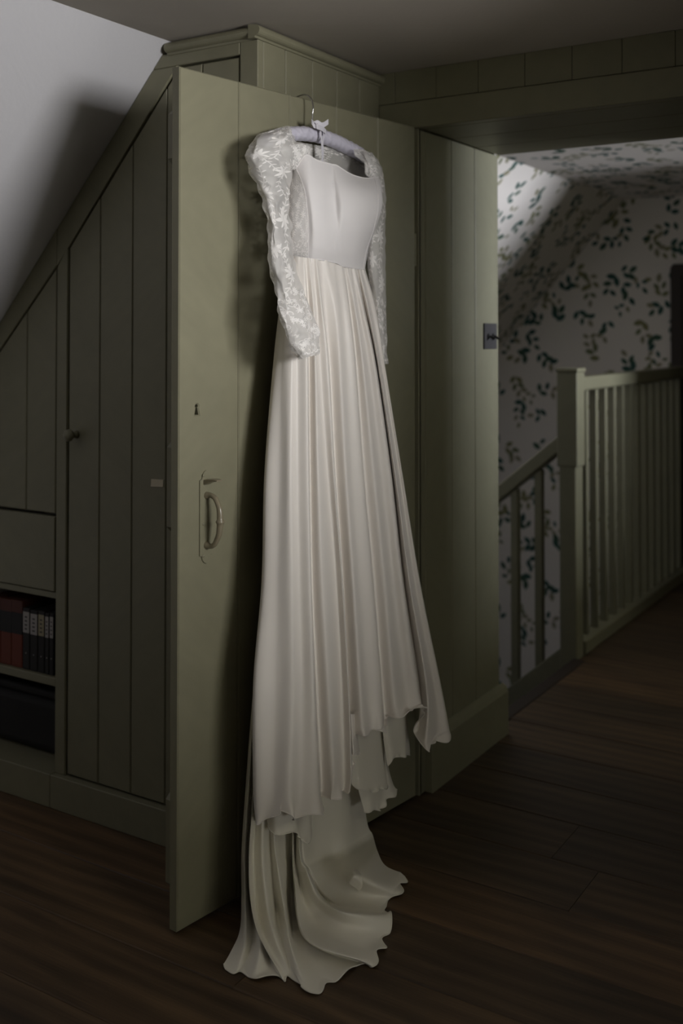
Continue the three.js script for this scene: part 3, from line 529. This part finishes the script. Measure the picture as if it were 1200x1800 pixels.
  sheet('underskirt', [
    [[600, 1200, 0.14], [606, 1290, 0.145], [618, 1375, 0.15]],
    [[618, 1200, 0.15], [622, 1300, 0.155], [634, 1388, 0.16]],
    [[636, 1200, 0.145], [640, 1300, 0.15], [652, 1392, 0.155]],
    [[654, 1200, 0.14], [660, 1300, 0.145], [670, 1388, 0.15]],
    [[664, 1200, 0.13], [672, 1300, 0.135], [681, 1382, 0.14]],
    [[660, 1200, 0.11], [668, 1300, 0.115], [676, 1376, 0.12]]], 90, 40, M.chiffon, ruffle(0.004, 110, 0.9, 2));
  sheet('underskirt', [
    [[618, 1300, 0.12], [628, 1380, 0.12], [640, 1424, 0.125]],
    [[634, 1300, 0.13], [645, 1385, 0.13], [655, 1429, 0.135]],
    [[650, 1300, 0.125], [660, 1375, 0.125], [664, 1424, 0.13]],
    [[662, 1300, 0.12], [672, 1370, 0.12], [674, 1416, 0.125]],
    [[672, 1300, 0.12], [682, 1362, 0.12], [690, 1400, 0.125]],
    [[674, 1295, 0.10], [684, 1355, 0.105], [694, 1387, 0.11]]], 90, 30, M.chiffon, ruffle(0.006, 120, 0.8, 3));
  sheet('underskirt', [
    [[668, 1180, 0.15], [672, 1280, 0.15], [680, 1344, 0.155]],
    [[676, 1180, 0.16], [682, 1280, 0.16], [690, 1338, 0.165]],
    [[688, 1180, 0.155], [694, 1270, 0.155], [702, 1329, 0.16]],
    [[700, 1180, 0.15], [708, 1265, 0.15], [714, 1330, 0.155]],
    [[708, 1180, 0.14], [715, 1262, 0.14], [721, 1327, 0.145]],
    [[704, 1180, 0.12], [710, 1262, 0.12], [715, 1320, 0.12]]], 80, 40, M.chiffon, ruffle(0.004, 110, 0.88, 4));
  sheet('underskirt', [
    [[612, 1255, 0.19], [613, 1295, 0.195], [617, 1322, 0.20]],
    [[618, 1255, 0.2], [620, 1296, 0.21], [622, 1329, 0.215]],
    [[626, 1255, 0.19], [628, 1292, 0.195], [633, 1323, 0.20]]], 30, 20, M.satin, ruffle(0.003, 120, 0.8, 4));

  // ---- back of the skirt running into the train on the floor
  const TR = [
    [[470, 1000, 0.03], [446, 1200, 0.04], [431, 1390, 0.045], [424, 1500, 0.05], [424, 1575, 0.055], [420, 1640, 0.07], [392, 1697, 0.3]],
    [[472, 1000, 0.04], [449, 1200, 0.05], [436, 1395, 0.06], [430, 1505, 0.068], [432, 1585, 0.072], [431, 1652, 0.085], [412, 1712, 0.3]],
    [[474, 1000, 0.04], [452, 1200, 0.045], [440, 1400, 0.05], [435, 1510, 0.055], [440, 1590, 0.06], [444, 1655, 0.075], [424, 1707, 0.3]],
    [[476, 1000, 0.04], [455, 1200, 0.045], [444, 1400, 0.05], [441, 1510, 0.055], [448, 1590, 0.06], [457, 1660, 0.085], [447, 1722, 0.3]],
    [[478, 1000, 0.035], [458, 1200, 0.04], [448, 1400, 0.045], [446, 1510, 0.05], [455, 1595, 0.055], [472, 1665, 0.09], [482, 1713, 0.3]],
    [[476, 1000, 0.06], [455, 1200, 0.09], [444, 1400, 0.108], [437, 1510, 0.125], [441, 1590, 0.135], [457, 1650, 0.15], [500, 1724, 0.3]],
    [[480, 1000, 0.06], [460, 1200, 0.085], [450, 1410, 0.10], [445, 1510, 0.11], [450, 1590, 0.12], [466, 1648, 0.135], [505, 1722, 0.3]],
    [[490, 1000, 0.07], [472, 1200, 0.10], [462, 1425, 0.118], [462, 1515, 0.13], [470, 1590, 0.145], [483, 1648, 0.165], [511, 1717, 0.3]],
    [[495, 1000, 0.07], [480, 1200, 0.10], [474, 1435, 0.118], [477, 1520, 0.122], [485, 1595, 0.132], [495, 1650, 0.15], [517, 1722, 0.3]],
    [[500, 1000, 0.07], [488, 1200, 0.10], [481, 1445, 0.125], [488, 1528, 0.137], [499, 1598, 0.155], [508, 1655, 0.185], [530, 1738, 0.3]],
    [[505, 1000, 0.07], [495, 1200, 0.10], [489, 1450, 0.12], [496, 1530, 0.13], [506, 1600, 0.145], [514, 1660, 0.175], [548, 1747, 0.3]],
    [[510, 1000, 0.07], [502, 1200, 0.10], [498, 1458, 0.115], [506, 1532, 0.12], [511, 1600, 0.135], [522, 1665, 0.175], [573, 1728, 0.3]],
    [[515, 1000, 0.07], [512, 1200, 0.09], [508, 1465, 0.11], [515, 1540, 0.115], [524, 1610, 0.13], [542, 1670, 0.3], [601, 1726, 0.3]],
    [[520, 1000, 0.07], [517, 1200, 0.09], [513, 1470, 0.11], [520, 1545, 0.113], [532, 1615, 0.13], [556, 1668, 0.3], [630, 1700, 0.3]],
    [[522, 1000, 0.07], [518, 1200, 0.09], [513, 1470, 0.10], [516, 1555, 0.108], [526, 1630, 0.12], [560, 1667, 0.3], [644, 1693, 0.3]],
    [[522, 1000, 0.07], [518, 1200, 0.09], [514, 1470, 0.12], [518, 1555, 0.14], [528, 1630, 0.165, 0.02], [562, 1666, 0.28, 0.026], [652, 1691, 0.3, 0.012]],
    [[525, 1000, 0.07], [520, 1200, 0.09], [518, 1472, 0.12], [524, 1545, 0.125], [544, 1612, 0.145, 0.02], [590, 1650, 0.28, 0.018], [670, 1674, 0.3]],
    [[528, 1000, 0.07], [524, 1200, 0.09], [521, 1475, 0.125], [531, 1540, 0.135], [553, 1592, 0.15, 0.035], [605, 1625, 0.28, 0.03], [678, 1645, 0.3]],
    [[532, 1000, 0.07], [528, 1200, 0.09], [526, 1475, 0.13], [540, 1530, 0.145], [563, 1578, 0.155, 0.045], [605, 1603, 0.28, 0.045], [684, 1610, 0.3, 0.02]],
    [[535, 1000, 0.06], [531, 1200, 0.08], [529, 1476, 0.105], [543, 1530, 0.11], [567, 1577, 0.115], [608, 1601, 0.3], [682, 1606, 0.3]],
    [[538, 1000, 0.06], [534, 1200, 0.07], [534, 1478, 0.105], [549, 1530, 0.11], [570, 1570, 0.115, 0.02], [612, 1592, 0.28, 0.015], [676, 1600, 0.3]],
    [[550, 1000, 0.05], [550, 1200, 0.055], [552, 1470, 0.085], [565, 1520, 0.09], [583, 1556, 0.10, 0.02], [622, 1580, 0.28, 0.006], [682, 1593, 0.3]],
    [[565, 1000, 0.04], [570, 1200, 0.05], [576, 1450, 0.075], [586, 1510, 0.085], [602, 1545, 0.10, 0.03], [636, 1568, 0.28, 0.02], [690, 1580, 0.3]],
    [[580, 1000, 0.04], [592, 1200, 0.05], [604, 1440, 0.07], [614, 1500, 0.09], [626, 1530, 0.11, 0.06], [655, 1552, 0.28, 0.045], [702, 1572, 0.3]],
    [[590, 1000, 0.04], [608, 1200, 0.05], [626, 1430, 0.065], [638, 1480, 0.075], [650, 1508, 0.085, 0.05], [672, 1535, 0.28, 0.03], [709, 1552, 0.3, 0.01]],
    [[600, 1000, 0.03], [620, 1200, 0.04], [642, 1425, 0.055], [655, 1468, 0.06], [664, 1498, 0.07, 0.03], [678, 1522, 0.28, 0.02], [711, 1536, 0.3, 0.012]],
  ];
  const RG = [0, 0.8, -0.8, 1, -1, 0.9, -0.2, 0.45, -0.25, 0.65, 0.2, -0.6, -0.8, -0.8, -0.6, 1, -0.4, 0.3, 1.3, -0.4, -0.8, -0.7, 0, 0.6, 0, 0];
  const H5 = [0.006, 0.024, 0.008, 0.032, 0.003, 0.05, 0.03, 0.042, 0.026, 0.04, 0.03, 0.009, 0.006, 0.005, 0.006, 0.042, 0.018, 0.026, 0.06, 0.012, 0.008, 0.008, 0.02, 0.05, 0.03, 0.02];
  const trPts = TR.map((c, i) => c.map(([x, y, n, h], j) => j === 6 ? DF(x, y, 0.3, h) : j === 5 ? onY(x, y, H5[i]) : DF(x, y, n + RG[i] * [0.004, 0.008, 0.011, 0.014, 0.018][j], Math.max(h ?? 0.004, H5[i] * 0.9))));
  const tr = cloth(trPts, 480, 200, { deform: ruffle(0.009, 62, 0.93, 1) });
  const train = add('train', tr.g, M.chiffon); hemTube(tr.hem, 0.0013, M.chiffon, train);
  // small curled flap of the hem on the train
  sheet('hem_flap', [
    [[612, 1538, 0.190], [613, 1552, 0.200], [626, 1562, 0.205], [631, 1568, 0.200]],
    [[620, 1529, 0.195], [624, 1540, 0.215], [634, 1552, 0.220], [640, 1566, 0.210]],
    [[634, 1531, 0.190], [640, 1540, 0.210], [645, 1552, 0.215], [644, 1564, 0.205]],
    [[640, 1542, 0.180], [648, 1545, 0.190], [650, 1552, 0.195], [648, 1560, 0.195]]], 40, 30, M.chiffon, ruffle(0.002, 100, 0.7, 1));

  // ---- bodice
  const BX = [
    [[512, 298], [508, 330], [506, 362], [506, 400], [508, 435], [512, 450]],
    [[505, 300], [502, 330], [500, 362], [500, 400], [502, 435], [506, 449]],
    [[512, 298], [513, 330], [513, 362], [514, 400], [516, 435], [517, 451]],
    [[520, 296], [533, 327], [539, 362], [541, 400], [541, 432], [541, 454]],
    [[537, 272], [545, 322], [550, 362], [552, 400], [552, 434], [553, 456]],
    [[556, 281], [563, 325], [566, 362], [568, 400], [569, 435], [570, 458]],
    [[577, 287], [579, 326], [581, 362], [583, 400], [584, 436], [585, 461]],
    [[584, 289], [587, 327], [590, 362], [592, 400], [592, 437], [592, 463]],
    [[592, 291], [598, 328], [602, 364], [603, 400], [603, 438], [602, 468]],
    [[617, 306], [622, 332], [625, 364], [627, 400], [624, 440], [618, 471]],
    [[641, 313], [648, 334], [650, 364], [647, 400], [637, 440], [630, 473]],
    [[664, 311], [670, 334], [671, 362], [662, 396], [648, 436], [641, 473]],
    [[660, 312], [665, 335], [666, 362], [656, 398], [644, 438], [638, 472]],
    [[652, 312], [655, 335], [655, 362], [647, 398], [637, 438], [633, 472]]];
  const BN = [
    [0.02, 0.025, 0.03, 0.03, 0.03, 0.035], [0.05, 0.058, 0.062, 0.062, 0.06, 0.06], [0.072, 0.092, 0.1, 0.1, 0.092, 0.088], [0.10, 0.126, 0.136, 0.132, 0.124, 0.116],
    [0.115, 0.139, 0.149, 0.146, 0.136, 0.125], [0.12, 0.145, 0.154, 0.153, 0.144, 0.13], [0.121, 0.144, 0.153, 0.156, 0.147, 0.132], [0.122, 0.147, 0.156, 0.159, 0.149, 0.132], [0.124, 0.158, 0.17, 0.166, 0.15, 0.132],
    [0.125, 0.163, 0.177, 0.171, 0.15, 0.13], [0.12, 0.156, 0.172, 0.164, 0.142, 0.125], [0.105, 0.14, 0.155, 0.146, 0.125, 0.114], [0.07, 0.10, 0.11, 0.10, 0.08, 0.078], [0.03, 0.04, 0.045, 0.045, 0.04, 0.045]];
  const bo = cloth(BX.map((c, i) => c.map(([x, y], j) => D(x, y, BN[i][j]))), 200, 80, { deform: (p, u, v) => { p.addScaledVector(NRM, 0.0009 * noise.noise(u * 14, v * 9, 2)); } });
  const bodice = add('bodice', bo.g, M.crepe);
  const seamAt = (i) => Array.from({ length: 21 }, (_, j) => bo.rows[j * 4][Math.round(i / 13 * 200)].clone().addScaledVector(NRM, 0.0003));
  add('seam', tube(seamAt(3), 0.0008, 40, 5), M.crepe, bodice);
  add('seam', tube(seamAt(10.6), 0.0007, 40, 5), M.crepe, bodice);
  add('waist_seam', tube(bo.hem.filter((_, i) => i % 5 === 0).map((p) => p.clone().addScaledVector(NRM, 0.0004)), 0.0012, 80, 5), M.crepe, bodice);
  add('neck_edge', tube(bo.top.filter((_, i) => i % 4 === 0 && i > 40).map((p) => p.clone()), 0.0013, 80, 5), M.crepe, bodice);
  { // inside back of the bodice and the lace back above it
    const cols = [500, 530, 560, 590, 620, 645].map((x, i) => [[x + 4, 335 + i * 4, 0.015], [x, 380 + i * 5, 0.014], [x + 6 - i * 2, 448 + i * 5, 0.02]].map(([a, b, n]) => D(a, b, n)));
    add('back_panel', cloth(cols, 30, 10).g, M.crepe);
  }

  // ---- lace
  const laceMat = (draw, w, h, net) => { const t = laceTex(w, h, draw, net); return new THREE.MeshPhysicalMaterial({ color: new THREE.Color(0.84, 0.82, 0.80), roughness: 0.75, alphaMap: t, transparent: true, side: THREE.DoubleSide, sheen: 0.2 }); };
  const dense = (x, o, y0, y1) => { for (let k = 0; k < o.w * (y1 - y0) / 620; k++) { const px = rr(0, o.w), py = rr(y0, y1), r = rr(8, 18); if (rnd() < 0.5) o.flower(px, py, r); else { x.strokeStyle = 'rgb(235,235,235)'; x.lineWidth = 4; x.beginPath(); x.arc(px, py, r, rr(0, 3), rr(3, 6.3)); x.stroke(); } } };
  const sleeveLace = laceMat((x, o) => {
    dense(x, o, 0, 70);
    for (let j = 0; j < 7; j++) for (let i = 0; i < 3; i++) o.sprig((i + 0.5 + (j % 2) * 0.5) * o.w / 3 + rr(-14, 14), 140 + j * 118 + rr(-14, 14), rr(44, 56));
    dense(x, o, 930, 1235);
    x.strokeStyle = 'rgb(250,250,250)'; x.lineWidth = 9; x.fillStyle = '#000';
    for (let i = 0; i < 14; i++) { const a = (i + 0.5) * o.w / 14; x.beginPath(); x.arc(a + o.w / 24, 1290, 16, 0, 7); x.fill(); x.beginPath(); x.arc(a, 1240, 13, 0, Math.PI); x.stroke(); }
  }, 512, 1280, 128);
  const yokeLace = laceMat((x, o) => { dense(x, o, 0, 90); dense(x, o, 420, 512); for (let k = 0; k < 15; k++) o.sprig(rr(20, 490), rr(70, 440), rr(28, 44)); }, 512, 512, 115);

  // flattened tubes: [left px, left py, right px, right py, n centre, half depth]
  const sleeve = (name, R, wr) => {
    const K = 16, cols = [];
    for (let k = 0; k < K; k++) { const a = 2 * Math.PI * k / K; cols.push(R.map(([xl, yl, xr, yr, n, b]) => { const t = 0.5 + 0.5 * Math.cos(a); return D(xl + (xr - xl) * t, yl + (yr - yl) * t, n + b * Math.sin(a)); })); }
    const c = cloth(cols, 96, 140, { closed: true, deform: (p, u, v) => { const q = u * 6.283; p.addScaledVector(NRM, wr * noise.noise(2 * Math.cos(q), 2 * Math.sin(q) + 5, v * 22)); p.addScaledVector(U, wr * 0.8 * noise.noise(2 * Math.cos(q) + 3, 2 * Math.sin(q), v * 13 + 4)); } });
    return add(name, c.g, sleeveLace);
  };
  sleeve('lace_sleeve', [
    [470, 231, 508, 226, 0.055, 0.02], [450, 240, 514, 236, 0.06, 0.045], [438, 256, 517, 252, 0.065, 0.058], [434, 276, 516, 276, 0.068, 0.06], [438, 300, 514, 300, 0.07, 0.056], [452, 328, 511, 328, 0.074, 0.05],
    [463, 356, 511, 356, 0.08, 0.046], [469, 395, 512, 395, 0.088, 0.044], [471, 435, 514, 432, 0.098, 0.042], [475, 475, 520, 468, 0.115, 0.042], [483, 512, 529, 500, 0.135, 0.04], [490, 545, 540, 532, 0.155, 0.036], [500, 578, 552, 564, 0.17, 0.03], [509, 608, 562, 594, 0.18, 0.024], [526, 632, 556, 624, 0.185, 0.016]], 0.010);
  sleeve('lace_sleeve', [
    [632, 262, 652, 268, 0.05, 0.02], [636, 272, 664, 282, 0.055, 0.04], [642, 298, 673, 304, 0.06, 0.045], [646, 340, 677, 345, 0.065, 0.042], [646, 395, 677, 398, 0.07, 0.038], [645, 445, 677, 446, 0.075, 0.036], [650, 500, 678, 500, 0.08, 0.032], [658, 550, 678, 550, 0.085, 0.028], [665, 595, 679, 595, 0.09, 0.022], [673, 640, 681, 640, 0.095, 0.012]], 0.004);
  { // lace laid over the side panel of the bodice
    const cols = [1, 2, 3].map((i) => [0, 1, 2, 3, 4, 5].map((j) => D(BX[i][j][0], BX[i][j][1], BN[i][j] + 0.004)));
    add('side_lace', cloth(cols, 24, 50).g, sleeveLace);
  }
  // shoulder and neckline lace on both sides, lace back
  const lace = (name, cols, nu, nv) => add(name, cloth(cols.map((c) => c.map(([x, y, n]) => D(x, y, n))), nu, nv, { deform: (p, u, v) => p.addScaledVector(NRM, 0.002 * noise.noise(u * 6, v * 6, 3)) }).g, yokeLace);
  lace('lace_yoke', [
    [[478, 229, 0.045], [478, 240, 0.085], [482, 262, 0.115], [496, 300, 0.10]],
    [[492, 224, 0.04], [494, 240, 0.085], [500, 262, 0.12], [508, 300, 0.09]],
    [[506, 221, 0.04], [510, 238, 0.085], [516, 260, 0.12], [519, 297, 0.102]],
    [[511, 226, 0.045], [514, 243, 0.085], [528, 256, 0.115], [529, 284, 0.108]],
    [[514, 246, 0.055], [520, 250, 0.08], [540, 256, 0.11], [538, 272, 0.113]],
    [[516, 250, 0.05], [530, 250, 0.07], [546, 260, 0.09], [545, 274, 0.11]]], 50, 40);
  lace('lace_yoke', [
    [[621, 262, 0.068], [622, 268, 0.072], [624, 275, 0.07]],
    [[632, 262, 0.065], [634, 274, 0.078], [640, 288, 0.085]],
    [[642, 264, 0.06], [648, 280, 0.085], [641, 304, 0.105]],
    [[652, 271, 0.055], [660, 290, 0.085], [650, 312, 0.112]],
    [[661, 280, 0.045], [668, 298, 0.07], [663, 313, 0.104]]], 40, 24);
  lace('lace_back', [
    [[500, 258, 0.022], [502, 300, 0.016], [504, 340, 0.014]],
    [[530, 252, 0.026], [531, 300, 0.016], [533, 344, 0.014]],
    [[556, 255, 0.026], [560, 300, 0.016], [563, 348, 0.014]],
    [[590, 262, 0.026], [593, 305, 0.016], [594, 352, 0.014]],
    [[622, 276, 0.024], [624, 312, 0.016], [624, 356, 0.014]],
    [[650, 292, 0.02], [650, 325, 0.016], [648, 360, 0.014]]], 40, 24);
}

// ---------------------------------------------------------------- padded hanger
{
  const o = D(548, 236, 0.03);
  const T = thing('padded_hanger', 'padded lavender-white satin clothes hanger with chrome hook over the door top', 'hanger', [o.x, o.y, o.z]);
  const add = (name, g, m, p = T) => { g.translate(-o.x, -o.y, -o.z); return mesh(name, g, m, p); };
  const path = [[458, 252], [480, 241], [507, 236], [533, 235], [560, 239], [585, 247], [610, 259], [635, 273], [652, 288]].map(([x, y]) => D(x, y, 0.036));
  const g = tube(path, 0.0175, 160, 20), p = g.attributes.position, c = new THREE.CatmullRomCurve3(path);
  for (let i = 0; i <= 160; i++) { const t = i / 160, q = c.getPointAt(t), end = Math.sqrt(Math.max(0.02, 1 - (Math.abs(2 * t - 1)) ** 10)); for (let j = 0; j <= 20; j++) { const n = i * 21 + j, a = j / 20 * 6.283, f = end * (1 + 0.1 * noise.noise(t * 46 + Math.sin(a) * 1.3, Math.cos(a) * 1.2, Math.sin(a) * 1.2) + 0.03 * Math.sin(t * 130 + 2 * Math.sin(a + t * 9))); p.setXYZ(n, q.x + (p.getX(n) - q.x) * f, q.y + (p.getY(n) - q.y) * f, q.z + (p.getZ(n) - q.z) * f); } }
  g.computeVertexNormals(); add('padded_arm', g, M.hangerSatin);
  const hu = uOf(548, 230) - 0.0, topY = DOOR_H + 0.01;
  const b = D(549, 222, 0.034), u0 = b.clone().sub(doorNear).dot(U);
  const hk = [L3(u0, b.y - 0.01, 0.034), L3(u0, b.y + 0.03, 0.034), L3(u0, topY - 0.03, 0.036), L3(u0, topY - 0.008, 0.03), L3(u0, topY + 0.0055, 0.012), L3(u0, topY + 0.0055, -0.012), L3(u0, topY - 0.004, -0.036), L3(u0, topY - 0.02, -0.04)];
  add('hook', tube(hk, 0.0019, 80, 10), M.chrome);
  // ribbon bow at the foot of the hook and the hanging loop
  const strip = (pts, w, dir) => { const cv = new THREE.CatmullRomCurve3(pts), cols = [-1, 0, 1].map((s) => Array.from({ length: 9 }, (_, i) => cv.getPoint(i / 8).addScaledVector(dir, s * w / 2))); return cloth(cols, 6, 40).g; };
  const q = (x, y, n) => D(x, y, n);
  add('bow_ribbon', strip([q(550, 219, 0.055), q(558, 216, 0.06), q(566, 220, 0.065), q(577, 214, 0.07)], 0.013, V(0, 1, 0)), M.ribbon);
  add('bow_ribbon', strip([q(551, 218, 0.05), q(556, 222, 0.066), q(566, 226, 0.068), q(573, 232, 0.066)], 0.012, V(0, 1, 0)), M.ribbon);
  add('bow_ribbon', strip([q(552, 217, 0.05), q(547, 213, 0.056), q(553, 222, 0.062), q(560, 218, 0.06)], 0.010, V(0, 1, 0)), M.ribbon);
  add('ribbon_loop', strip([q(562, 222, 0.05), q(563, 230, 0.062), q(565, 245, 0.064), q(566, 262, 0.06), q(567, 290, 0.055)], 0.006, U), M.ribbon);
  add('ribbon_loop', strip([q(568, 226, 0.05), q(570, 236, 0.062), q(567, 250, 0.062), q(568, 270, 0.058), q(566, 288, 0.055)], 0.005, U), M.ribbon);
}

scene.traverse((o) => { if (o.isMesh) o.castShadow = o.receiveShadow = true; });
renderer.render(scene, camera);
